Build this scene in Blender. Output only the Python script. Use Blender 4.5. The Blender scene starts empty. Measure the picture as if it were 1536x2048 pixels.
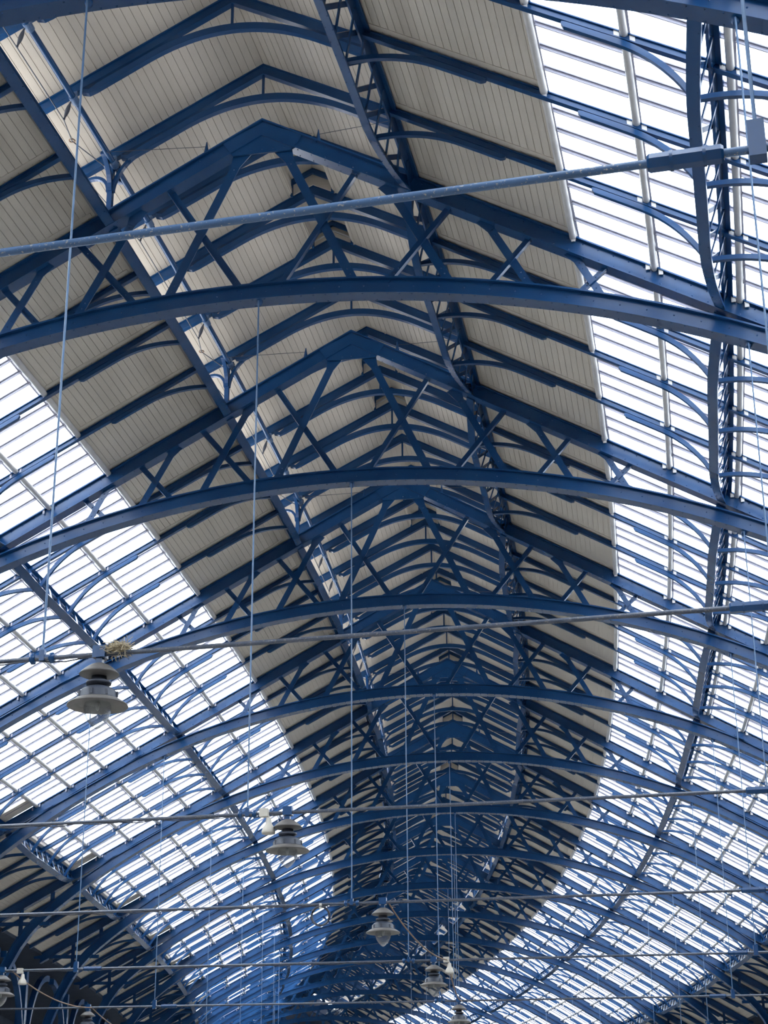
import bpy, math, random
from mathutils import Matrix, Vector
random.seed(7)
sc = bpy.context.scene
COL = sc.collection
# ---------------------------------------------------------------- layout of the shed
BAY = 8.0                       # truss spacing
EYE = 1.6                       # camera height above the platform
F_PX, PITCH, ROLL = 3529.7, 0.3847, -0.0079
X1, Y1, H1, C1, SKEW = -0.2599 * BAY, 3.2518 * BAY, 0.1903, -0.0294, -0.0131
APEX, PIT = 17.984, 0.5597      # heights below are above the eye; EYE is added when meshes are made
ARC0, ARC2, ARC4 = 14.29, 0.02395, 2.246e-5
TIE = 5.707
TH = math.atan(PIT)
CT, ST = math.cos(TH), math.sin(TH)
GLASS_HI, GLASS_LO, EAVE = 5.32, 12.42, 15.3
GIRD = (2.68, 7.68, 12.62)
K0, K1 = -1, 17                 # bays that are built

def arch_z(s): return ARC0 - ARC2 * s * s - ARC4 * s ** 4 - .2 * max(0, abs(s) - 13) ** 3
def arch_sl(s): return (arch_z(s + .01) - arch_z(s - .01)) / .02
def roof_z(s): return APEX + 0.03 - PIT * abs(s)
def lant_z(s): return 19.13 - 0.535 * abs(s)

def frame(k):
    """matrix of the local frame of cross-section k: x across, y along, z up"""
    n = max(1, int(abs(k - 1) * 24 + .5)); x, y = X1, Y1
    d = (k - 1) / n
    for i in range(n):
        h = H1 + C1 * (i + .5) * d
        x += BAY * d * math.sin(h); y += BAY * d * math.cos(h)
    a = H1 + C1 * (k - 1) + SKEW
    return Matrix.Translation((x, y, 0)) @ Matrix.Rotation(-a, 4, 'Z')

def M(t, s, z):
    """point in the local frame of a bay: t along (0..1), s across, z above the eye"""
    x = y = 0.0
    n = 8
    for i in range(n):
        h = C1 * (i + .5) * t / n - SKEW
        x += BAY * t / n * math.sin(h); y += BAY * t / n * math.cos(h)
    a = C1 * t
    return (x + s * math.cos(a), y - s * math.sin(a), z + EYE)

# ---------------------------------------------------------------- materials
def nodes(name):
    m = bpy.data.materials.new(name); m.use_nodes = True
    nt = m.node_tree; b = nt.nodes['Principled BSDF']
    return m, nt, b

def paint(name, c1, c2, rough=.45, scale=1.5, bump=.0, metal=0., spots=None, spot_lo=.62, spec=.5):
    m, nt, b = nodes(name)
    tc = nt.nodes.new('ShaderNodeTexCoord')
    n = nt.nodes.new('ShaderNodeTexNoise'); n.inputs['Scale'].default_value = scale; n.inputs['Detail'].default_value = 5
    nt.links.new(tc.outputs['Object'], n.inputs['Vector'])
    r = nt.nodes.new('ShaderNodeValToRGB')
    r.color_ramp.elements[0].position = .35; r.color_ramp.elements[1].position = .65
    r.color_ramp.elements[0].color = (*c1, 1); r.color_ramp.elements[1].color = (*c2, 1)
    nt.links.new(n.outputs['Fac'], r.inputs['Fac'])
    out = r.outputs['Color']
    if spots:
        n2 = nt.nodes.new('ShaderNodeTexNoise'); n2.inputs['Scale'].default_value = 55; n2.inputs['Detail'].default_value = 6
        nt.links.new(tc.outputs['Object'], n2.inputs['Vector'])
        r2 = nt.nodes.new('ShaderNodeValToRGB'); r2.color_ramp.elements[0].position = spot_lo; r2.color_ramp.elements[1].position = spot_lo + .03
        nt.links.new(n2.outputs['Fac'], r2.inputs['Fac'])
        mx = nt.nodes.new('ShaderNodeMixRGB'); mx.inputs[2].default_value = (*spots, 1)
        nt.links.new(r2.outputs['Color'], mx.inputs[0]); nt.links.new(out, mx.inputs[1]); out = mx.outputs[0]
    nt.links.new(out, b.inputs['Base Color'])
    b.inputs['Roughness'].default_value = rough; b.inputs['Metallic'].default_value = metal
    b.inputs['Specular IOR Level'].default_value = spec
    if bump:
        bp = nt.nodes.new('ShaderNodeBump'); bp.inputs['Strength'].default_value = bump; bp.inputs['Distance'].default_value = .01
        nt.links.new(n.outputs['Fac'], bp.inputs['Height']); nt.links.new(bp.outputs[0], b.inputs['Normal'])
    return m

BLUE = paint('blue_paint', (.007, .046, .140), (.011, .060, .166), .24, 1.2, .03, spec=.38)
BLUE2 = paint('blue_paint_worn', (.05, .11, .22), (.07, .14, .27), .42, 3, .1, spots=(.36, .33, .29), spot_lo=.625)
CREAM = paint('cream_boards', (.50, .448, .378), (.56, .503, .428), .62, .55, .0)
WHITE = paint('white_tube_paint', (.50, .475, .455), (.58, .555, .53), .35, 3)
BAR = paint('glazing_bar_alloy', (.26, .255, .31), (.32, .31, .37), .45, 2)
GREY = paint('lamp_grey_alloy', (.12, .108, .10), (.17, .155, .14), .5, 6, .1)
DARK = paint('lamp_dark_iron', (.035, .042, .06), (.06, .068, .09), .5, 6)
STEEL = paint('rod_steel', (.06, .075, .11), (.10, .11, .14), .38, 8, .1, metal=.2, spots=(.24, .21, .19))
HANG = paint('hanger_blue', (.07, .15, .29), (.12, .20, .33), .4, 8)
RUST = paint('rusty_cable', (.20, .13, .09), (.27, .18, .12), .8, 10)
PALE_SKIN = paint('light_bounce_covering', (.60, .60, .59), (.66, .66, .64), .7, 3)  # unseen from inside; made pale to bounce daylight onto the raised soffit
CONC = paint('platform_concrete', (.30, .285, .26), (.37, .35, .32), .8, .4)
WALL_DARK = paint('dark_wall', (.012, .022, .045), (.02, .032, .055), .85, 1.2, .2)  # dark tone shared by the closing walls, stand-in and light block included
STRAW = paint('straw', (.38, .31, .20), (.50, .42, .29), .9, 30)
HORN = paint('horn_cream', (.55, .50, .42), (.62, .57, .49), .5, 4)

def glass_mat():
    m, nt, b = nodes('roof_glass'); nt.nodes.remove(b)
    out = nt.nodes['Material Output']
    tr = nt.nodes.new('ShaderNodeBsdfTransparent'); tr.inputs[0].default_value = (.93, .96, .97, 1)
    tl = nt.nodes.new('ShaderNodeBsdfTranslucent'); tl.inputs[0].default_value = (.88, .92, .95, 1)
    gl = nt.nodes.new('ShaderNodeBsdfGlossy'); gl.inputs['Roughness'].default_value = .12
    n = nt.nodes.new('ShaderNodeTexNoise'); n.inputs['Scale'].default_value = .8; n.inputs['Detail'].default_value = 4
    mr = nt.nodes.new('ShaderNodeMapRange'); mr.inputs['To Min'].default_value = .7; mr.inputs['To Max'].default_value = .85
    tc = nt.nodes.new('ShaderNodeTexCoord'); nt.links.new(tc.outputs['Object'], n.inputs['Vector'])
    nt.links.new(n.outputs['Fac'], mr.inputs['Value'])
    m1 = nt.nodes.new('ShaderNodeMixShader'); m2 = nt.nodes.new('ShaderNodeMixShader'); m2.inputs[0].default_value = .04
    nt.links.new(mr.outputs[0], m1.inputs[0]); nt.links.new(tr.outputs[0], m1.inputs[1]); nt.links.new(tl.outputs[0], m1.inputs[2])
    nt.links.new(m1.outputs[0], m2.inputs[1]); nt.links.new(gl.outputs[0], m2.inputs[2])
    nt.links.new(m2.outputs[0], out.inputs['Surface'])
    return m
GLASS = glass_mat()
def bulb_mat():
    m, nt, b = nodes('bulb_glass'); nt.nodes.remove(b)
    out = nt.nodes['Material Output']
    tr = nt.nodes.new('ShaderNodeBsdfTransparent'); tr.inputs[0].default_value = (.86, .89, .91, 1)
    gl = nt.nodes.new('ShaderNodeBsdfGlossy'); gl.inputs['Roughness'].default_value = .05
    lw = nt.nodes.new('ShaderNodeLayerWeight'); lw.inputs['Blend'].default_value = .45
    n = nt.nodes.new('ShaderNodeTexNoise'); n.inputs['Scale'].default_value = 22; n.inputs['Detail'].default_value = 3
    bp = nt.nodes.new('ShaderNodeBump'); bp.inputs['Strength'].default_value = .8; bp.inputs['Distance'].default_value = .02
    nt.links.new(n.outputs['Fac'], bp.inputs['Height']); nt.links.new(bp.outputs[0], gl.inputs['Normal']); nt.links.new(bp.outputs[0], lw.inputs['Normal'])
    mx = nt.nodes.new('ShaderNodeMixShader')
    nt.links.new(lw.outputs['Facing'], mx.inputs[0]); nt.links.new(tr.outputs[0], mx.inputs[1]); nt.links.new(gl.outputs[0], mx.inputs[2])
    nt.links.new(mx.outputs[0], out.inputs['Surface'])
    return m
BULB = bulb_mat()

# ---------------------------------------------------------------- mesh builder
class MB:
    def __init__(self): self.v = []; self.f = []; self.sm = []
    def add(self, vs, fs, smooth=False):
        o = len(self.v); self.v += [tuple(p) for p in vs]
        for f in fs: self.f.append([o + i for i in f]); self.sm.append(smooth)
    def loft(self, secs, caps=True, smooth=False):
        n = len(secs[0]); vs = [p for s in secs for p in s]; fs = []
        for i in range(len(secs) - 1):
            for j in range(n):
                a = i * n + j; b = i * n + (j + 1) % n
                fs.append((a, b, b + n, a + n))
        self.add(vs, fs, smooth)
        if caps:
            self.add(secs[0], [tuple(range(n))[::-1]]); self.add(secs[-1], [tuple(range(n))])
    def bar(self, a, b, w, d, side=None):
        """rectangular bar; w across 'side' hint, d along the hint"""
        a = Vector(a); b = Vector(b); t = (b - a).normalized()
        s = Vector(side) if side else Vector((0, 1, 0))
        s = (s - t * s.dot(t)).normalized(); u = t.cross(s)
        q = [(-1, -1), (1, -1), (1, 1), (-1, 1)]
        self.loft([[p + u * (w / 2 * i) + s * (d / 2 * j) for i, j in q] for p in (a, b)])
    def tube(self, pts, r, n=8, caps=True, smooth=True):
        pts = [Vector(p) for p in pts]; secs = []
        rr = r if isinstance(r, (list, tuple)) else [r] * len(pts)
        up = Vector((0, 0, 1))
        for i, p in enumerate(pts):
            t = (pts[min(i + 1, len(pts) - 1)] - pts[max(i - 1, 0)]).normalized()
            h = up if abs(t.z) < .9 else Vector((1, 0, 0))
            u = t.cross(h).normalized(); w = u.cross(t)
            secs.append([p + (u * math.cos(2 * math.pi * j / n) + w * math.sin(2 * math.pi * j / n)) * rr[i] for j in range(n)])
        self.loft(secs, caps, smooth)
    def lathe(self, prof, c, n=24, smooth=True, cap=False):
        secs = [[(c[0] + r * math.cos(2 * math.pi * j / n), c[1] + r * math.sin(2 * math.pi * j / n), c[2] + z) for j in range(n)] for r, z in prof]
        self.loft(secs, cap, smooth)
    def box(self, c, sx, sy, sz):
        self.bar((c[0] - sx / 2, c[1], c[2]), (c[0] + sx / 2, c[1], c[2]), sz, sy)
    def rivet(self, c, nrm, r=.017, h=.012):
        c = Vector(c); nrm = Vector(nrm).normalized()
        a = nrm.orthogonal().normalized(); b = nrm.cross(a)
        vs = [c + (a * math.cos(j * 2.0944 / 2 * 1.2) + b * math.sin(j * 2.0944 / 2 * 1.2)) * r for j in range(5)] + [c + nrm * h]
        self.add(vs, [(j, (j + 1) % 5, 5) for j in range(5)], False)
    def mesh(self, name, mat):
        me = bpy.data.meshes.new(name); me.from_pydata(self.v, [], self.f)
        me.polygons.foreach_set('use_smooth', self.sm)
        me.materials.append(mat); me.update()
        return me

def L(s, y, z): return (s, y, z + EYE)     # local truss coordinates -> mesh coordinates

def link(name, me, parent=None, kind=None, mat=None):
    o = bpy.data.objects.new(name, me); COL.objects.link(o)
    if parent: o.parent = parent
    if mat is not None: o.matrix_world = mat
    if kind: o['kind'] = kind
    return o
def thing(name, label, cat, mat=None, group=None, me=None):
    o = bpy.data.objects.new(name, me); COL.objects.link(o)
    if mat is not None: o.matrix_world = mat
    o['label'] = label; o['category'] = cat
    if group: o['group'] = group
    if me is None: o.empty_display_size = .3
    return o
def dup(root, mat, label, group=None):
    r = root.copy(); COL.objects.link(r); r.matrix_world = mat; r['label'] = label
    if group: r['group'] = group
    for ch in KIDS[root.name]:
        c = ch.copy(); COL.objects.link(c); c.parent = r
        for g in KIDS.get(ch.name, []):
            d = g.copy(); COL.objects.link(d); d.parent = c
    return r
KIDS = {}
def kid(parent, name, me, label=None):
    o = bpy.data.objects.new(name, me); COL.objects.link(o); o.parent = parent
    if label: o['label'] = label
    KIDS.setdefault(parent.name, []).append(o); return o

ORD = ['first', 'second', 'third', 'fourth', 'fifth', 'sixth', 'seventh', 'eighth', 'ninth', 'tenth', 'eleventh', 'twelfth',
       'thirteenth', 'fourteenth', 'fifteenth', 'sixteenth', 'seventeenth', 'eighteenth', 'nineteenth', 'twentieth']
def nth(k): return ORD[k]

# ---------------------------------------------------------------- I-section members in a cross-section plane
def i_member(mb, low, high, y0=0., wid=.28, web=(.07, .15), fl=.03, top=True):
    """low/high: matching lists of (s,z): lower and upper edges of a girder lying in the truss plane"""
    n = len(low)
    def box(a, b, ya, yb):
        mb.loft([[L(a[i][0], ya, a[i][1]), L(a[i][0], yb, a[i][1]), L(b[i][0], yb, b[i][1]), L(b[i][0], ya, b[i][1])] for i in range(n)])
    def off(i, f):
        a, b = low[i], high[i]; d = math.hypot(b[0] - a[0], b[1] - a[1]); u = ((b[0] - a[0]) / d, (b[1] - a[1]) / d)
        return u
    lo2 = [(low[i][0] + off(i, 0)[0] * fl, low[i][1] + off(i, 0)[1] * fl) for i in range(n)]
    hi2 = [(high[i][0] - off(i, 0)[0] * fl, high[i][1] - off(i, 0)[1] * fl) for i in range(n)]
    box(low, lo2, y0, y0 + wid)
    if top: box(hi2, high, y0, y0 + wid)
    box(lo2, hi2 if top else high, y0 + web[0], y0 + web[1])

# top chord (both rafters of the truss, meeting at the ridge)
mb = MB()
for sg in (-1, 1):
    S = [0, 4, 8, 12, 15.35]
    i_member(mb, [(sg * s, APEX - .345 - PIT * s) for s in S], [(sg * s, APEX - PIT * s) for s in S])
    s = .4
    while s < 15.2:
        zt = APEX - PIT * s
        mb.rivet(L(sg * s, .068, zt - .075), (0, -1, 0)); mb.rivet(L(sg * s, .068, zt - .27), (0, -1, 0))
        for yy in (.045, .235): mb.rivet(L(sg * s, yy, zt - .346), (-sg * ST * 1, 0, -CT), .015)
        s += .24
ME_CHORD = mb.mesh('top_chord', BLUE)
# apex gusset plate
mb = MB()
pl = [(-.52, 17.29), (.52, 17.29), (.72, 17.58), (0, 17.9), (-.72, 17.58)]
for ya, yb in ((.03, .065),):
    mb.loft([[L(a, ya, b) for a, b in pl], [L(a, yb, b) for a, b in pl]])
for a in (-.4, -.2, 0, .2, .4): mb.rivet(L(a, .03, 17.36), (0, -1, 0))
ME_GUS = mb.mesh('apex_gusset', BLUE)
# lower arched rib
mb = MB()
S = [-15.75 + 31.5 * i / 96 for i in range(97)]
lo, hi = [], []
for s in S:
    sl = arch_sl(s); n = math.hypot(1, sl); nx, nz = -sl / n, 1 / n
    z = arch_z(s) + .12
    lo.append((s, z)); hi.append((s + nx * .30, z + nz * .30))
i_member(mb, lo, hi, wid=.30, web=(.08, .16))
for i in range(150):
    s = -15.5 + 31 * i / 149.
    sl = arch_sl(s); n = math.hypot(1, sl); nx, nz = -sl / n, 1 / n; z = arch_z(s) + .12
    for yy in (.04, .26): mb.rivet(L(s, yy, z), (-nx, 0, -nz), .017, .016)
    if i % 2: mb.rivet(L(s + nx * .16, .079, z + nz * .16), (0, -1, 0))
ME_ARCH = mb.mesh('arched_rib', BLUE)
def chord_lo(s): return APEX - .345 - PIT * abs(s)
def brace_mesh(a, b, w, y0, d, flare=0):
    mb = MB(); a3 = L(a[0], y0 + d / 2, a[1]); b3 = L(b[0], y0 + d / 2, b[1])
    mb.bar(a3, b3, w, d)
    if flare:   # plate widening where the brace meets the chord above
        t = Vector((b[0] - a[0], b[1] - a[1])).normalized(); u = Vector((-t.y, t.x))
        p = Vector(a)
        q = [p + u * (w / 2) + t * flare, p - u * (w / 2) + t * flare, p - u * w * 1.1 - t * .05, p + u * w * 1.1 - t * .05]
        mb.loft([[L(c.x, y0 - .006, c.y) for c in q], [L(c.x, y0 + d * .5, c.y) for c in q]])
    else:       # standing leg of the angle
        t = Vector((b[0] - a[0], 0, b[1] - a[1])).normalized(); u = Vector((-t.z, 0, t.x))
        o = u * (w / 2 - .008) * (1 if u.z < 0 else -1)
        mb.bar(Vector(a3) + o + Vector((0, -.04, 0)), Vector(b3) + o + Vector((0, -.04, 0)), .016, .09)
    for p, sg in ((a3, 1), (b3, -1)):
        t = (Vector(b3) - Vector(a3)).normalized() * sg
        for q in (.22, .34): mb.rivet(Vector(p) + t * q + Vector((0, -d / 2, 0)), (0, -1, 0))
    m = (Vector(a3) + Vector(b3)) / 2
    return mb.mesh('brace', BLUE)
BR = []
for sg in (-1, 1):
    for a, b, w, y0, d, fl in [((.37, 17.36), (1.64, 14.56), .155, .165, .02, .28), ((1.62, 16.72), (.33, 14.66), .13, .20, .02, 0),
                               ((2.2, 16.4), (3.24, 14.40), .145, .165, .02, .28), ((3.24, 15.86), (2.16, 14.54), .125, .20, .02, 0),
                               ((3.84, 15.52), (4.56, 14.18), .135, .165, .02, .22), ((4.57, 15.12), (3.86, 14.30), .12, .20, .02, 0),
                               ((5.26, 14.74), (5.72, 13.86), .125, .165, .02, .16), ((5.78, 14.42), (5.30, 13.98), .11, .20, .02, 0),
                               ((13.15, 10.32), (13.15, 9.75), .12, .16, .03, 0), ((14.15, 9.75), (14.15, 8.9), .12, .16, .03, 0)]:
        a = (a[0] * sg, a[1]); b = (b[0] * sg, b[1])
        BR.append(brace_mesh(a, b, w, y0 - .06, d, fl))
    mb = MB(); mb.bar(L(sg * 13.2, .13, 9.28), L(sg * 15.6, .13, 9.28), .12, .08); BR.append(mb.mesh('strut', BLUE))
RELN = ['crossing the very top corners of the photo', 'the nearest one seen whole', '', '', '', '', '', '', '', '', '', '', '', '', '', '', '', '']
root = None
trusses = {}
for k in range(0, K1 + 1):
    extra = ['crossing both top corners of the photo', 'its ridge nearest the top of the photo', 'next below the nearest whole truss'][k] if k < 3 else 'counted down from the top of the photo'
    lab = 'blue riveted arched roof truss, the %s, %s' % (nth(k), extra)
    if k == 0:
        root = thing('roof_truss', lab, 'roof truss', frame(0), 'main arched trusses')
        kid(root, 'top_chord', ME_CHORD); kid(root, 'arched_rib', ME_ARCH); kid(root, 'gusset_plate', ME_GUS)
        for me in BR: kid(root, me.name.split('.')[0], me)
    else: dup(root, frame(k), lab)

# ---------------------------------------------------------------- lattice girders between trusses
def gpt(sb, d, t, T, sg=1):
    if sg < 0 and sb < 3: sb = 2.82
    s = sb + d * CT - t * ST; z = roof_z(sb) - .03 - d * ST - t * CT
    return M(T, sg * s, z)
def tdep(T):
    e = min(T, 1 - T)
    if e >= .3: return .68
    return .29 + .39 * (1 - (1 - max(0, e) / .3) ** 1.6)
GM = {}
for gi, sb in enumerate(GIRD):
    for sg in (-1, 1):
        top, bot, lat = MB(), MB(), MB()
        N = 24
        def sec(T, d0, d1, t0, t1): return [gpt(sb, d0, t0, T, sg), gpt(sb, d1, t0, T, sg), gpt(sb, d1, t1, T, sg), gpt(sb, d0, t1, T, sg)]
        TT = [i / 8 for i in range(9)]
        TT[0] = .03
        top.loft([sec(T, -.10, .10, -.0, .03) for T in TT]); top.loft([sec(T, -.02, .02, .03, .16) for T in TT])
        TB = [.02 + .98 * i / N for i in range(N + 1)]
        bw = .085 if gi == 0 else .095
        bot.loft([sec(T, -bw, bw, tdep(T) - .025, tdep(T)) for T in TB])
        bot.loft([sec(T, -.03, -.005, tdep(T) - .11, tdep(T) - .025) for T in TB]); 
        for i in range(12):
            a, b = i / 12 + .01, (i + 1) / 12 - .0
            lat.bar(gpt(sb, -.04, tdep(a) - .04, a, sg), gpt(sb, -.04, .08, b, sg), .09, .02, Vector(gpt(sb, 1, 0, a, sg)) - Vector(gpt(sb, 0, 0, a, sg)))
            lat.bar(gpt(sb, .03, .08, a, sg), gpt(sb, .03, tdep(b) - .04, b, sg), .05, .02, Vector(gpt(sb, 1, 0, a, sg)) - Vector(gpt(sb, 0, 0, a, sg)))
            for T in (i / 12 + .02, i / 12 + .06):
                bot_n = Vector(gpt(sb, 0, 1, T, sg)) - Vector(gpt(sb, 0, 0, T, sg))
                for d in (-.065, .065): bot.rivet(gpt(sb, d, tdep(T), T, sg), bot_n, .012)
        GM[gi, sg] = (top.mesh('upper_flange', BLUE), bot.mesh('lower_flange', BLUE), lat.mesh('lattice_web', BLUE))
GN = ['upper', 'middle', 'lower']
groots = {}
for k in range(K0, K1):
    for gi in range(3):
        for sg in (-1, 1):
            if k < 0 and gi != 0 and sg < 0: continue
            where = ('between the %s and %s trusses' % (nth(k), nth(k + 1))) if k >= 0 else 'above the first truss'
            lab = '%s %s blue lattice girder %s' % (GN[gi], 'left' if sg < 0 else 'right', where)
            if (gi, sg) not in groots:
                r = thing('lattice_girder', lab, 'girder', frame(k), '%s lattice girders %s' % ('left' if sg < 0 else 'right', GN[gi]))
                for n_, me in zip(('upper_flange', 'lower_flange', 'lattice_web'), GM[gi, sg]): kid(r, n_, me)
                groots[gi, sg] = r
            else: dup(groots[gi, sg], frame(k), lab)

# ---------------------------------------------------------------- common rafters on the outer slopes, with curved brackets
def brk_prof(n=14, R=1.3):
    """centre line of a bracket in (d, t) from the girder foot to the rafter"""
    out = []
    for i in range(n + 1):
        a = math.pi / 2 * i / n
        out.append((R * (1 - math.cos(a)) if False else R * math.sin(a) ** 1.0 * 1.0, .66 - .50 * (1 - math.cos(a)) * 1.0))
    return out
def bracket(mb, sb, side, sg, y=.0):
    if sg < 0 and sb < 3: sb = 2.82
    pts = []
    R = 1.35
    for i in range(15):
        d = R * i / 14; t = .165 + .44 * (1 - d / R) ** 2.1
        pts.append((d, t))
    pts += [(1.7, .165), (2.06, .165), (2.12, .15)]
    th = [.085] * 15 + [.08, .08, .03]
    secs = []
    for (d, t), h in zip(pts, th):
        a = (sb + side * d * CT - (t + h / 2) * ST, APEX - PIT * sb - side * d * ST - (t + h / 2) * CT)
        b = (sb + side * d * CT - (t - h / 2) * ST, APEX - PIT * sb - side * d * ST - (t - h / 2) * CT)
        secs.append([L(sg * a[0], y, a[1]), L(sg * a[0], y + .075, a[1]), L(sg * b[0], y + .075, b[1]), L(sg * b[0], y, b[1])])
    mb.loft(secs)
    return mb
RM = {}
for sg in (-1, 1):
    mb = MB(); S = [2.62 if sg > 0 else 2.84, 6, 10, 15.3]
    i_member(mb, [(sg * s, APEX - .13 - PIT * s) for s in S], [(sg * s, APEX + .0 - PIT * s) for s in S], wid=.10, web=(.03, .07), fl=.02)
    raf = mb.mesh('rafter_bar', BLUE); parts = []
    for gi, side in ((0, 1), (1, -1), (1, 1), (2, -1), (2, 1)):
        parts.append(bracket(MB(), GIRD[gi], side, sg).mesh('curved_bracket', BLUE))
    RM[sg] = (raf, parts)
rroot = {}
for k in range(K0, K1):
    for q in (1, 2, 3):
        for sg in (-1, 1):
            if k < 0 and (sg < 0 or q < 2): continue
            where = 'below the %s truss' % nth(k) if k >= 0 else 'above the first truss'
            lab = 'slim blue rafter with curved brackets, %s slope, the %s %s' % ('left' if sg < 0 else 'right', nth(q - 1), where)
            F = frame(k + q / 4)
            if sg not in rroot:
                r = thing('common_rafter', lab, 'rafter', F, 'common rafters on the %s slope' % ('left' if sg < 0 else 'right'))
                kid(r, 'rafter_bar', RM[sg][0])
                for me in RM[sg][1]: kid(r, 'curved_bracket', me)
                rroot[sg] = r
            else: dup(rroot[sg], F, lab)

# ---------------------------------------------------------------- raised ridge roof: ribs, posts, eave tubes
mb = MB()
for sg in (-1, 1):
    S = [0, 1.9, 3.8]
    i_member(mb, [(sg * s, lant_z(s) - .21) for s in S], [(sg * s, lant_z(s)) for s in S], wid=.12, web=(.03, .09), fl=.025)
ME_LR = mb.mesh('ridge_rafter', BLUE)
mb = MB(); secs = []
for i in range(41):
    s = -2.55 + 5.1 * i / 40; a = abs(s)
    if a < 1.45: zl = 18.36 - .19 * a * a
    else: zl = 18.36 - .19 * 1.45 ** 2 - .545 * (a - 1.45)
    th = .13 if a < 1.6 else .13
    if a > 2.4: zl += (a - 2.4) * .8; th = .08
    zt = zl + th
    secs.append([L(s, .0, zl), L(s, .10, zl), L(s, .10, zt), L(s, .0, zt)])
mb.loft(secs); ME_COL = mb.mesh('arched_collar', BLUE)
mb = MB(); mb.bar(L(0, .05, 18.4), L(0, .05, 18.98), .045, .03); ME_KP = mb.mesh('king_post', BLUE)
lroot = None
for k in range(K0, K1):
    for q in range(4):
        if k < 0 and q < 3: continue
        lab = 'blue gabled ridge rib with arched collar, %s' % (('right over the %s truss' % nth(k)) if (q == 0 and k >= 0)
              else ('above the first truss' if k < 0 else '%s below the %s truss' % (nth(q - 1), nth(k))))
        F = frame(k + q / 4)
        if lroot is None:
            lroot = thing('ridge_rib', lab, 'roof rib', F, 'gabled ribs of the raised ridge roof')
            kid(lroot, 'ridge_rafter', ME_LR); kid(lroot, 'arched_collar', ME_COL); kid(lroot, 'king_post', ME_KP)
        else: dup(lroot, F, lab)
# posts on each truss carrying the raised roof
PM = {}
for sg in (-1, 1):
    mb = MB(); s0 = sg * 2.74
    mb.bar(L(s0, .10, 16.35), L(s0, .10, 17.42), .09, .11)
    mb.bar(L(s0, .10, 17.38), L(s0, .10, 17.44), .3, .14)
    post = mb.mesh('post', BLUE); bs = []
    for dx, dy in ((-sg, 0), (sg, 0), (0, 1), (0, -1)):
        mb = MB(); secs = []
        for i in range(11):
            a = math.pi / 2 * i / 10; r = .46
            px, pz = r * (1 - math.cos(a)), 16.86 + .5 * math.sin(a)
            nx, nz = math.cos(a), -math.sin(a)
            o = (-.035, .035)
            zz = -.535 * sg * dx * px if dx else 0
            if dx: secs.append([L(s0 + dx * (px + .04) + dx * nx * e, .06 + f, pz + nz * e + zz) for e, f in ((-.03, 0), (-.03, .08), (.03, .08), (.03, 0))])
            else: secs.append([L(s0 + f - .04, .10 + dy * (px + .04) + dy * nx * e, pz + nz * e) for e, f in ((-.03, 0), (-.03, .08), (.03, .08), (.03, 0))])
        mb.loft(secs); bs.append(mb.mesh('curved_bracket', BLUE))
    PM[sg] = (post, bs)
proot = {}
for k in range(0, K1):
    for sg in (-1, 1):
        lab = 'short blue post with curved brackets holding the raised roof, %s end of the %s truss from the top' % ('left' if sg < 0 else 'right', nth(k))
        lab = 'short blue bracketed post on the %s of the raised roof, over the %s truss' % ('left' if sg < 0 else 'right', nth(k))
        if sg not in proot:
            r = thing('roof_post', lab, 'post', frame(k), 'posts of the raised roof, %s row' % ('left' if sg < 0 else 'right'))
            kid(r, 'post', PM[sg][0])
            for me in PM[sg][1]: kid(r, 'curved_bracket', me)
            proot[sg] = r
        else: dup(proot[sg], frame(k), lab)
# eave tubes
TM = {}
for sg in (-1, 1):
    mb = MB(); mb.tube([M(T / 8, sg * 2.66, 17.36) for T in range(9)], .055, 10)
    tube = mb.mesh('tube', BLUE)
    cols = []
    for T in (.25, .5, .75, .995):
        mb = MB()
        mb.tube([M(T - .012, sg * 2.66, 17.36), M(T + .012, sg * 2.66, 17.36)], .072, 10)
        mb.bar(M(T, sg * 2.66, 17.38), M(T, sg * 2.66, 17.5), .1, .05); cols.append(mb.mesh('collar', BLUE2))
    TM[sg] = (tube, cols)
troot = {}
for k in range(K0, K1):
    for sg in (-1, 1):
        where = ('between the %s and %s trusses' % (nth(k), nth(k + 1))) if k >= 0 else 'above the first truss'
        lab = 'blue tube along the %s eave of the raised roof, %s' % ('left' if sg < 0 else 'right', where)
        if sg not in troot:
            r = thing('eave_tube', lab, 'tube', frame(k), 'eave tubes of the raised roof, %s' % ('left' if sg < 0 else 'right'))
            kid(r, 'tube', TM[sg][0]); [kid(r, 'collar', m_) for m_ in TM[sg][1]]; troot[sg] = r
        else: dup(troot[sg], frame(k), lab)
# tension cable with hanging spindles on the left eave
mb = MB(); pts = []
for a in (0.02, .25, .5, .75): pts.append(M(a, -2.82 if a > .1 else -3.05, 16.98))
pts += [M(.84, -2.95, 17.05), M(.97, -2.76, 17.2)]
mb.tube(pts, .010, 5); cab = mb.mesh('cable', DARK)
SP = []
for a in (.25, .5, .75):
    mb = MB(); p0 = Vector(M(a, -2.72, 17.32)); p1 = Vector(M(a, -2.82, 16.98))
    n = 8; mb.tube([p0.lerp(p1, i / n) for i in range(n + 1)], [.012, .018, .03, .036, .038, .034, .026, .016, .022], 8)
    SP.append(mb.mesh('spindle', DARK))
mb = MB()
c = Vector(M(.84, -2.95, 17.05)); mb.tube([c + Vector((.05 * math.cos(a * .785), .05 * math.sin(a * .785), .01)) for a in range(9)], .012, 6)
ring = mb.mesh('ring', RUST)
r = None
for k in range(0, 8):
    lab = 'thin tension cable with hanging spindles, left eave below the %s truss' % nth(k)
    if r is None:
        r = thing('tension_cable', lab, 'cable', frame(k), 'tension cables with spindles'); kid(r, 'cable', cab); kid(r, 'ring', ring)
        for me in SP: kid(r, 'spindle', me)
    else: dup(r, frame(k), lab)
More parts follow.
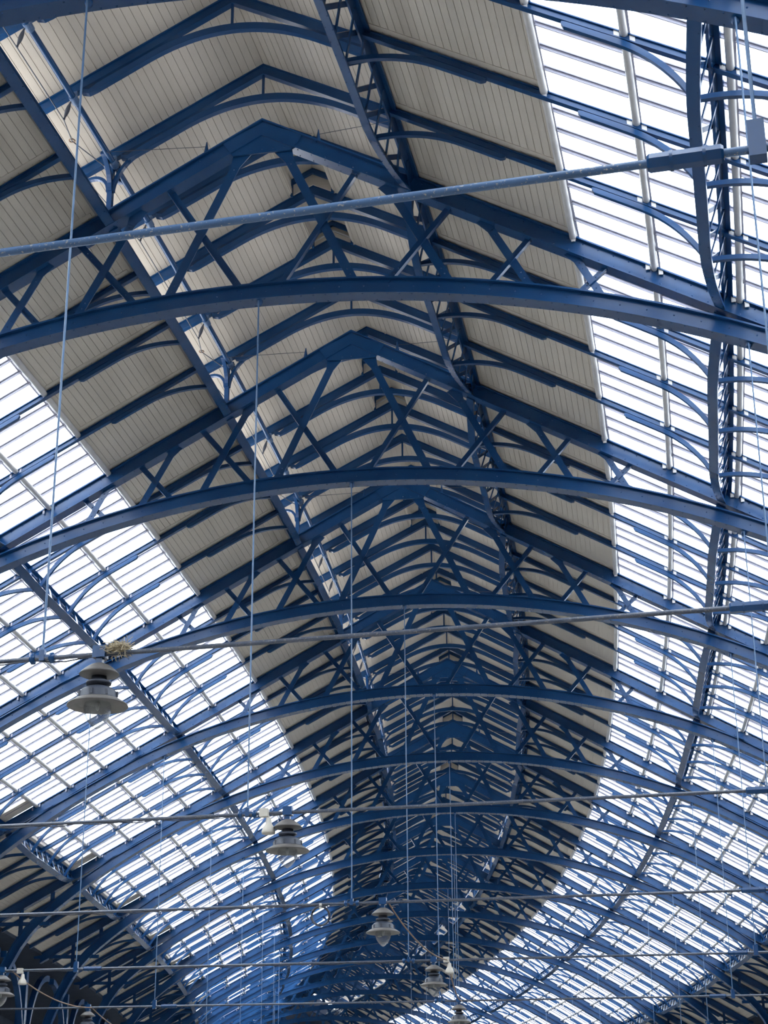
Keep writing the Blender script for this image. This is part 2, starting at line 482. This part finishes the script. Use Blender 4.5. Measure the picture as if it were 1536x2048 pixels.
# stay wires with small spikes on the truss backs
mb = MB(); mb.tube([M(-.07, -2.6, 17.25), L(-1.0, .05, 17.55)], .006, 4); mb.tube([M(-.07, 2.6, 17.25), L(1.0, .05, 17.55)], .006, 4)
sw = mb.mesh('wire', DARK)
sp = []
for s in (-1.0, 1.0):
    mb = MB(); mb.tube([L(s, .05, APEX - PIT - .02), L(s, .05, APEX - PIT + .22)], [.05, .008], 6); sp.append(mb.mesh('spike', BLUE))
r = None
for k in range(1, 8):
    lab = 'thin stay wires tied to two small spikes on the back of the %s truss' % nth(k)
    if r is None:
        r = thing('stay_wire', lab, 'wire', frame(k), 'stay wires over the trusses'); kid(r, 'wire', sw); [kid(r, 'spike', m_) for m_ in sp]
    else: dup(r, frame(k), lab)

# ridge vents (small raised caps over the boards), two per bay
VM = None
vf = []
for T in (.262, .49):
    mb = MB()
    for sg in (-1, 1):
        mb.bar(M(T, sg * -.02, 19.40), M(T, sg * .42, 19.17), .10, .06); mb.bar(M(T, sg * .41, 19.2), M(T, sg * .41, 18.85), .05, .06)
    vf.append(mb.mesh('gable_frame', BLUE))
mb = MB()
for sg in (-1, 1):
    mb.loft([[M(T, sg * .42, 19.29), M(T, sg * .45, 19.29), M(T, sg * .45, 18.88), M(T, sg * .42, 18.88)] for T in (.24, .51)])
    if sg > 0:
        for T in (.245, .503):
            mb.loft([[M(T + e, x, z) for x, z in ((-.45, 18.88), (0, 19.11), (.45, 18.88), (.45, 19.24), (0, 19.47), (-.45, 19.24))] for e in (0, .004)])
vcheek = mb.mesh('cheek_boards', CREAM)
mb = MB()
for sg in (-1, 1):
    mb.loft([[M(T, 0, 19.50), M(T, sg * .5, 19.24), M(T, sg * .5, 19.20), M(T, 0, 19.46)] for T in (.235, .38, .515)])
vc = mb.mesh('cap_boards', CREAM)
r = None
for k in range(1, 9):
    for j in (0, 1):
        lab = 'small blue gabled ridge vent, %s below the %s truss from the top' % ('upper' if j == 0 else 'lower', nth(k))
        if r is None:
            r = thing('ridge_vent', lab, 'roof vent', frame(k), 'ridge vents'); kid(r, 'gable_frame', vf[0]); kid(r, 'gable_frame', vf[1]); kid(r, 'cap_boards', vc); kid(r, 'cheek_boards', vcheek)
        else: dup(r, frame(k + .25 * j), lab)

# ---------------------------------------------------------------- boarded ceilings
def ceiling(name, zf, s0, s1, sg, pitch, holes=False, thick=.10):
    """boards run along the shed; grooves are real gaps .013 wide"""
    mb = MB(); n = round((s1 - s0) / pitch); w = (s1 - s0) / n; g = .009
    prof = []
    for i in range(n):
        a, b = s0 + i * w, s0 + (i + 1) * w
        prof += [(a + g / 2, 0), (b - g / 2, 0)]
        if i < n - 1: prof += [(b - g / 2, .015), (b + g / 2, .015)]
    prof = [(sg * s, zf(s) + dz) for s, dz in prof]
    back = [(sg * s1, zf(s1) + thick), (sg * s0, zf(s0) + thick)]
    ring = prof + back
    for variant in ((0, 1) if holes else (0,)):
        mb = MB()
        for q in range(4):
            rr = ring
            if variant and q in (1, 2):
                cut = .40
                rr = [(sg * cut, zf(cut)), *[p for p in prof if abs(p[0]) > cut]] + [(sg * s1, zf(s1) + thick), (sg * cut, zf(cut) + thick)]
            mb.loft([[M((q + e) / 4, s, z) for s, z in rr] for e in (0, 1)])
        me = mb.mesh(name, CREAM)
        for k in range(-4, K1):
            if (holes and 1 <= k < 9) == bool(variant): link(name, me, kind='structure', mat=frame(k))
for sg in (-1, 1):
    ceiling('ceiling', lant_z, 0.0, 3.75, sg, .121, True)
    ceiling('ceiling', roof_z, 2.72 if sg > 0 else 2.95, GLASS_HI - .02, sg, .119)
    ceiling('ceiling', roof_z, GLASS_LO + .05, EAVE, sg, .119)
    # plain cream battens beside the rafters
    for a, b, nm in ((2.76 if sg > 0 else 3.0, GLASS_HI - .1, 'trim_1'), (GLASS_LO + .1, EAVE - .05, 'trim_2')):
        mb = MB()
        for q in range(4):
                for y in ((-.09, .15) if q else (-.09, .37)):
                    mb.loft([[M(q / 4 + (y + e) / BAY, sg * s, roof_z(s) + dz) for e, dz in ((-.05, .01), (.05, .01), (.05, -.012), (-.05, -.012))] for s in (a, b)])
        me = mb.mesh('trim', CREAM)
        for k in range(-1, K1): link(nm, me, kind='structure', mat=frame(k))
    # outer skin, coloured pale to bounce light under the raised eaves
    for zf, a, b in ((lant_z, 0, 3.85), (roof_z, 2.66 if sg > 0 else 2.95, GLASS_HI + .02), (roof_z, GLASS_LO, EAVE + .2)):
        mes = []
        for variant in ((0, 1) if zf is lant_z else (0,)):
            mb = MB()
            for q in range(4):
                aa = .41 if (variant and q in (1, 2)) else a
                mb.loft([[M((q + e) / 4, sg * s, zf(s) + dz) for s, dz in ((aa, .115), (b, .115), (b, .15), (aa, .15))] for e in (0, 1)])
            mes.append(mb.mesh('outer_skin', PALE_SKIN))
        for k in range(-4, K1): link('ceiling_outer', mes[1 if (zf is lant_z and 1 <= k < 9) else 0], kind='structure', mat=frame(k))

# ---------------------------------------------------------------- roof glazing, one window per bay and side
TUBES = (GLASS_HI - .03, 6.56, 7.86, 8.8, 9.73, 10.7, 11.66)
WM = {}
for sg in (-1, 1):
    gl, br, tb, cl = MB(), MB(), MB(), MB()
    for q in range(4):
        gl.loft([[M((q + e) / 4, sg * s, roof_z(s) + dz) for s, dz in ((GLASS_HI, .06), (GLASS_LO, .06), (GLASS_LO, .066), (GLASS_HI, .066))] for e in (0, 1)])
    for i in range(16):
        if i % 4 == 0: continue
        T = i / 16
        a, b = M(T, sg * GLASS_HI, roof_z(GLASS_HI) + .03), M(T, sg * GLASS_LO, roof_z(GLASS_LO) + .03)
        br.bar(a, b, .02, .075)
        br.bar(M(T, sg * GLASS_HI, roof_z(GLASS_HI) + .006), M(T, sg * GLASS_LO, roof_z(GLASS_LO) + .006), .07, .018)
    for i, s in enumerate(TUBES):
        rad = .062 if i == 0 else .058
        tb.tube([M(T / 4, sg * s, roof_z(s) - .045) for T in range(5)], rad, 10)
        for q in range(4):
            for e in ((-.1, .1) if i else (0,)):
                c = M(q / 4 + .006, sg * (s + e), roof_z(s + e) - .09)
                cl.bar((c[0], c[1] - .02, c[2] - .05), (c[0], c[1] - .02, c[2] + .06), .07 if sg > 0 else .04, .02)
    for s in TUBES:
        br.bar(M(0, sg * (s + .085), roof_z(s + .085) + .01), M(1, sg * (s + .085), roof_z(s + .085) + .01), .05, .035, (1, 0, 0))
    WM[sg] = (gl.mesh('glass', GLASS), br.mesh('glazing_bars', BAR), tb.mesh('tube_purlins', WHITE), cl.mesh('tube_clips', WHITE if sg > 0 else BAR))  # left clips grey and narrow: backlit look put into colour and size
wn = 1
for sg in (-1, 1):
    for k in range(-4, K1):
        w = bpy.data.objects.new('window_%d' % wn, None); COL.objects.link(w); w.matrix_world = frame(k); w['kind'] = 'structure'; wn += 1
        for n_, me in zip(('glass', 'glazing_bars', 'tube_purlins', 'tube_clips'), WM[sg]):
            o = bpy.data.objects.new(n_, me); COL.objects.link(o); o.parent = w

mb = MB()
mb.loft([[M(T, -s, roof_z(s) + dz) for s, dz in ((11.72, -.02), (12.5, -.02), (12.5, .03), (11.72, .03))] for T in (.91, 1.0)])
me = mb.mesh('trim_3', CREAM)
for k in range(0, K1): link('trim_3', me, kind='structure', mat=frame(k))

# ---------------------------------------------------------------- tie rods, hangers
mb = MB(); mb.tube([L(-15.9, .05, TIE), L(15.9, .05, TIE)], .027, 8); rod = mb.mesh('rod', STEEL)
def couple(sg):
    mb = MB()
    a, b = sg * 7.30, sg * 7.74
    mb.tube([L(a, .05, TIE), L(a + sg * .015, .05, TIE), L(b - sg * .015, .05, TIE), L(b, .05, TIE)], [.045, .056, .056, .045], 6, smooth=False)
    mb.tube([L(a + sg * .13, .05, TIE), L(a + sg * .15, .05, TIE)], .062, 6)
    mb.tube([L(b - sg * .12, .05, TIE), L(b - sg * .10, .05, TIE)], .062, 6)
    return mb.mesh('turnbuckle', BLUE)
cps = [couple(-1), couple(1)]
mb = MB()
for s in (-.11, .11):
    mb.tube([L(s - .03, .05, TIE), L(s - .015, .05, TIE), L(s + .015, .05, TIE), L(s + .03, .05, TIE)], [.04, .062, .062, .04], 8)
mb.bar(L(-.14, .05, TIE + .02), L(.14, .05, TIE + .02), .03, .05)
cj = mb.mesh('centre_joint', BLUE)
r = None
for k in range(-1, 12):
    lab = ('thick worn blue tie rod crossing the upper part of the photo' if k < 0 else
           'long thin steel tie rod, the %s below the thick worn one' % nth(k))
    if r is None:
        r = thing('tie_rod', lab, 'tie rod', frame(k), 'tie rods under the trusses')
        kid(r, 'rod', rod); kid(r, 'turnbuckle', cps[0]); kid(r, 'turnbuckle', cps[1]); kid(r, 'centre_joint', cj)
        r0 = r
    else: dup(r, frame(k), lab)
# nearest rod has chipped blue paint
rodb = rod.copy(); rodb.materials.clear(); rodb.materials.append(BLUE2); KIDS[r0.name][0].data = rodb
HR = {}
for s in (0, -7.93, 7.93):
    mb = MB(); z1 = arch_z(s) + .1
    mb.tube([L(s, .05, TIE + .03), L(s, .05, z1)], .0135, 6); rodm = mb.mesh('rod', HANG)
    mb = MB(); mb.lathe([(0, -.07), (.03, -.07), (.055, -.03), (.055, .02)], (s, .1, z1 + EYE), 8)
    cap = mb.mesh('end_nut', BLUE)
    mb = MB()
    if s: mb.box(L(s, .05, TIE + .05), .10, .10, .24)
    else: mb.box(L(s, .05, TIE + .03), .06, .06, .12)
    HR[s] = (rodm, cap, mb.mesh('socket', BLUE))
hroot = {}
for s, nm in ((0, 'centre'), (-7.93, 'left'), (7.93, 'right')):
    for k in range(-1 if s > 0 else 0, 12):
        lab = 'thin upright hanger rod, %s row, from the %s truss down to its tie rod' % (nm, nth(k)) if k >= 0 else 'thick upright hanger rod in the top right corner with blue socket'
        if s not in hroot:
            r = thing('hanger_rod', lab, 'hanger rod', frame(k), 'hanger rods, %s row' % nm)
            kid(r, 'rod', HR[s][0]); kid(r, 'end_nut', HR[s][1]); kid(r, 'socket', HR[s][2]); hroot[s] = r
        else: dup(hroot[s], frame(k), lab)

# ---------------------------------------------------------------- lamps
def lamp_meshes():
    Z = EYE + TIE; y = .05; out = {}
    mb = MB(); mb.box((0, y, Z + .02), .14, .12, .13); mb.box((0, y, Z - .07), .07, .07, .10); out['mount'] = mb.mesh('mount', BLUE)
    mb = MB(); mb.lathe([(.0, -.10), (.05, -.105), (.10, -.125), (.15, -.16), (.195, -.20), (.215, -.225), (.205, -.232), (.15, -.235), (.08, -.25), (.0, -.25)], (0, y, Z), 28)
    out['canopy'] = mb.mesh('canopy', GREY)
    mb = MB(); mb.lathe([(.0, -.24), (.08, -.245), (.085, -.29), (.135, -.31), (.135, -.335), (.09, -.35), (.085, -.375), (0, -.375)], (0, y, Z), 24)
    out['neck'] = mb.mesh('neck', DARK)
    mb = MB(); mb.lathe([(.0, -.355), (.085, -.36), (.13, -.375), (.175, -.40), (.205, -.43), (.21, -.49), (.222, -.50), (.215, -.515), (0, -.515)], (0, y, Z), 28)
    for i in range(8):
        a = i * math.pi / 4; mb.bar((.208 * math.cos(a), y + .208 * math.sin(a), Z - .43), (.208 * math.cos(a), y + .208 * math.sin(a), Z - .49), .03, .02)
    out['body'] = mb.mesh('body', DARK)
    mb = MB(); mb.lathe([(.20, -.50), (.25, -.515), (.32, -.56), (.325, -.575), (.315, -.578), (.24, -.545), (.16, -.53), (0, -.53)], (0, y, Z), 36)
    out['reflector'] = mb.mesh('reflector', GREY)
    mb = MB(); mb.lathe([(.135, -.545), (.146, -.58), (.145, -.63), (.128, -.69), (.095, -.745), (.05, -.795), (.012, -.822), (.001, -.826)], (0, y, Z), 28)
    out['glass_bowl'] = mb.mesh('glass_bowl', BULB)
    mb = MB(); mb.lathe([(.001, -.53), (.022, -.535), (.024, -.57), (.018, -.61), (.001, -.63)], (0, y, Z), 12)
    out['bulb'] = mb.mesh('bulb', WHITE)
    return out
LMP = lamp_meshes()
LROW = [(0, .66, 'the nearest and largest, before the left glazing'), (1, .62, 'second of the centre row, beside the pale horn'),
        (2, .60, 'third of the centre row, right of the cable coil'), (3, .58, 'fourth of the centre row, pale horn on its right'),
        (4, .52, 'fifth of the centre row, cut by the bottom edge'), (3, -9.72, 'half cut by the left edge near the bottom'), (4, -9.80, 'small one at the bottom left edge below a blue mount')]
r = None
for k, s, txt in LROW:
    lab = 'grey station lamp, ' + txt
    F = frame(k) @ Matrix.Translation((s, 0, 0))
    if r is None:
        r = thing('pendant_lamp', lab, 'lamp', F, 'station lamps on the tie rods')
        for n_ in ('mount', 'canopy', 'neck', 'body', 'reflector', 'glass_bowl'): kid(r, n_, LMP[n_])
        kid(KIDS[r.name][-1], 'bulb', LMP['bulb'])
    else: dup(r, F, lab)
# horn loudspeakers
mb = MB(); mb.lathe([(.0, -.0), (.035, -.005), (.045, -.05), (.05, -.10), (.085, -.15), (.105, -.22), (.10, -.245), (0, -.225)], (0, 0, 0), 16); horn = mb.mesh('horn', HORN)
mb = MB(); mb.box((-.07, 0, .07), .13, .12, .12); mb.tube([(-.03, 0, .05), (0, 0, .0)], .02, 6); hbx = mb.mesh('junction_box', HORN)
r = None
for k, s, dz, txt in ((1, .34, -.03, 'left of the second lamp in the centre row'), (3, .95, -.03, 'right of the fourth lamp in the centre row'), (3, -9.2, -.05, 'near the left edge at the bottom')):
    F = frame(k) @ Matrix.Translation((s, .0, EYE + TIE + dz - .04))
    lab = 'pale horn loudspeaker on a tie rod, ' + txt
    if r is None:
        r = thing('horn_loudspeaker', lab, 'loudspeaker', F, 'horn loudspeakers'); kid(r, 'horn', horn); kid(r, 'junction_box', hbx)
    else: dup(r, F, lab)
# bird nest
mb = MB()
for i in range(150):
    a = random.uniform(0, 6.28); rr = random.uniform(.0, .10); z = random.gauss(0, .03)
    c = Vector((rr * 1.5 * math.cos(a), rr * math.sin(a), z)); d = Vector((random.gauss(0, 1), random.gauss(0, 1), random.gauss(0, .35))).normalized() * random.uniform(.05, .13)
    mb.bar(c - d, c + d, .006, .006, (0.01, .02, 1))
o = thing('bird_nest', 'scruffy straw bird nest on the tie rod beside the nearest lamp', 'nest', frame(0) @ Matrix.Translation((.86, .05, EYE + TIE + .05)), me=mb.mesh('bird_nest', STRAW))
# coil of black cable
mb = MB()
for j in range(5):
    r_ = .17 + random.uniform(-.012, .012); ox = random.uniform(-.01, .01)
    mb.tube([(ox + r_ * math.sin(a * math.pi / 12), .01 * j, -.22 + r_ * math.cos(a * math.pi / 12) * 1.02) for a in range(25)], .015, 6)
coil = mb.mesh('coil', DARK)
t = thing('cable_coil', 'coil of black cable tied to the tie rod left of the third lamp', 'cable', frame(2) @ Matrix.Translation((-.6, .03, EYE + TIE)))
kid(t, 'coil', coil)
mb = MB(); mb.box((0, .02, -.03), .05, .06, .10); kid(t, 'tie_strap', mb.mesh('tie_strap', HORN))
# supply cables looping from lamp to lamp
def W(k, s, z): return frame(k) @ Vector(L(s, .05, z))
for (ka, sa), (kb, sb), txt in (((2, .7), (3, .9), 'from the third to the fourth centre lamp'), ((3, .9), (4, .6), 'from the fourth to the fifth centre lamp'),
                                ((3, -9.5), (4, -9.7), 'across the bottom left corner'), ((4, -9.7), (5, -9.8), 'leaving the bottom left lamp')):
    a, b = W(ka, sa, TIE), W(kb, sb, TIE); mb = MB()
    mb.tube([a.lerp(b, i / 16) - Vector((0, 0, .22 * 4 * (i / 16) * (1 - i / 16))) for i in range(17)], .016, 6)
    thing('supply_cable', 'sagging brown cable running ' + txt, 'cable', None, 'cables strung between lamps', mb.mesh('supply_cable', RUST))
for k in (0, 1, 2, 3):
    mb = MB(); F = frame(k)
    mb.tube([F @ Vector(L(-15 + 15.6 * i / 90, .05 + .026 * math.cos(i), TIE - .035 + .012 * math.sin(i * 1.7))) for i in range(91)], .009, 5)
    thing('lamp_flex', 'dark flex lashed along the left half of tie rod %s' % ['with the nearest lamp', 'with the second centre lamp', 'with the third centre lamp', 'with the fourth centre lamp'][k], 'cable', None, None, mb.mesh('lamp_flex', DARK))

# ---------------------------------------------------------------- columns, arcade beams, dark side and end walls, floor
def col_mesh():
    mb = MB(); prof = [(.38, 0), (.38, .35), (.30, .42), (.27, .6), (.235, 2.0), (.22, 3.6), (.26, 3.65), (.26, 3.75), (.23, 3.8), (.25, 4.0), (.34, 4.25), (.40, 4.4), (.40, 4.5)]
    n = 16
    secs = [[(r * (1 + .0) * math.cos(2 * math.pi * j / n), r * math.sin(2 * math.pi * j / n), z) for j in range(n)] for r, z in prof]
    mb.loft(secs, True, True); return mb.mesh('shaft', BLUE)
cm = col_mesh()
mb = MB(); mb.box((0, 0, 4.65), .7, .55, .3); mb.box((0, 0, 7.6), .34, .34, 5.7); cb = mb.mesh('bracket_block', BLUE)
r = None
for k in range(0, K1 + 1):
    for sg in (-1, 1):
        F = frame(k) @ Matrix.Translation((sg * 15.95, .15, 0))
        lab = 'blue iron column on the %s, under the end of the %s truss' % ('left' if sg < 0 else 'right', nth(k))
        if r is None:
            r = thing('iron_column', lab, 'column', F, 'columns under the truss ends'); kid(r, 'shaft', cm); kid(r, 'head_block', cb)
        else: dup(r, F, lab)
for sg in (-1, 1):
    beam, sp_ = MB(), MB()
    for e, zz, w in ((0, 10.55, .30),):
        beam.loft([[M(T / 4, sg * 15.8 + x, z) for x, z in ((-w / 2, zz - .2), (w / 2, zz - .2), (w / 2, zz + .2), (-w / 2, zz + .2))] for T in range(5)])
    for side in (0, 1):
        secs = []
        for i in range(13):
            a = math.pi / 2 * i / 12; T = .03 + .42 * (1 - math.cos(a)); z = 5.2 + 3.6 * math.sin(a)
            T2 = T if side == 0 else 1 - T
            secs.append([M(T2, sg * 15.8 + x, z + dz) for x, dz in ((-.1, -.0), (.1, -.0), (.1, .22), (-.1, .22))])
        sp_.loft(secs)
    bm_, sm_ = beam.mesh('beam', BLUE), sp_.mesh('curved_spandrel', BLUE); r = None
    for k in range(0, K1):
        lab = 'deep blue arcade girder on the %s between the %s and %s columns' % ('left' if sg < 0 else 'right', nth(k), nth(k + 1))
        if r is None:
            r = thing('arcade_girder', lab, 'girder', frame(k), 'arcade girders on the %s' % ('left' if sg < 0 else 'right')); kid(r, 'beam', bm_); kid(r, 'spandrel', sm_)
        else: dup(r, frame(k), lab)
for sg, nm in ((-1, 'wall_left_standin'), (1, 'wall_right')):  # left wall is a dark stand-in for the neighbouring span
    mb = MB()
    for k in range(-4, K1):
        F = frame(k)
        mb.loft([[F @ Vector(M(T, sg * s, z)) for s, z in ((19.5, -EYE), (19.9, -EYE), (19.9, 8.7), (19.5, 8.7))] for T in (0, 1)])
        mb.loft([[F @ Vector(M(T, sg * s, z)) for s, z in ((EAVE, 9.35), (19.9, 8.5), (19.9, 8.7), (EAVE, 9.55))] for T in (0, 1)])
    link(nm, mb.mesh(nm, WALL_DARK), kind='structure')
for k, nm in ((K1, 'wall_far'), (-4.1, 'near_light_block')):  # near one: unseen closure added to block light from behind the camera
    mb = MB(); F = frame(k)
    pl = [(-19.9, -EYE), (19.9, -EYE), (19.9, 8.7), (15.3, 9.4), (0, 19.3), (-15.3, 9.4), (-19.9, 8.7)]
    mb.loft([[F @ Vector((s, y, z + EYE)) for s, z in pl] for y in (.4, .7)])
    link(nm, mb.mesh(nm, WALL_DARK), kind='structure')
mb = MB()
for k in range(-5, K1 + 1):
    F = frame(k)
    mb.loft([[F @ Vector(M(T, s, z)) for s, z in ((-19.9, -EYE), (19.9, -EYE), (19.9, -EYE - .3), (-19.9, -EYE - .3))] for T in (0, 1)])
link('floor', mb.mesh('floor', CONC), kind='structure')

# ---------------------------------------------------------------- sky, sun, camera
w = bpy.data.worlds.new('sky'); sc.world = w; w.use_nodes = True
nt = w.node_tree; bg = nt.nodes['Background']
sky = nt.nodes.new('ShaderNodeTexSky')
try: sky.sky_type = 'HOSEK_WILKIE'
except Exception: pass
try:
    sky.turbidity = 5; sky.sun_direction = (-.55, -.25, .8); sky.ground_albedo = .4
except Exception: pass
mix = nt.nodes.new('ShaderNodeMixRGB'); mix.inputs[0].default_value = .75
mix.inputs[2].default_value = (.93, .97, 1.06, 1)
nt.links.new(sky.outputs[0], mix.inputs[1]); nt.links.new(mix.outputs[0], bg.inputs['Color'])
bg.inputs['Strength'].default_value = 4.6
sun = bpy.data.lights.new('sun', 'SUN'); sun.energy = 7; sun.angle = .05; sun.color = (1, .96, .9)
so = bpy.data.objects.new('sun', sun); COL.objects.link(so)
so.matrix_world = Matrix.Translation((0, 0, 60)) @ Vector((-.55, -.25, .8)).to_track_quat('Z', 'Y').to_matrix().to_4x4()

cam = bpy.data.cameras.new('camera'); co = bpy.data.objects.new('camera', cam); COL.objects.link(co)
cam.sensor_fit = 'VERTICAL'; cam.sensor_height = 24; cam.lens = F_PX * 24 / 2048
cam.clip_end = 500; cam.clip_start = .05
fw = Vector((0, math.cos(PITCH), math.sin(PITCH))); U = Vector((0, -math.sin(PITCH), math.cos(PITCH))); X = Vector((1, 0, 0))
R_ = X * math.cos(ROLL) + U * math.sin(ROLL); UP = -X * math.sin(ROLL) + U * math.cos(ROLL)
mt = Matrix(((R_.x, UP.x, -fw.x, 0), (R_.y, UP.y, -fw.y, 0), (R_.z, UP.z, -fw.z, EYE), (0, 0, 0, 1)))
co.matrix_world = mt
sc.camera = co
vs = sc.view_settings
vs.view_transform = 'Standard'; vs.look = 'None'; vs.exposure = 0.66; vs.gamma = 1; vs.use_curve_mapping = False
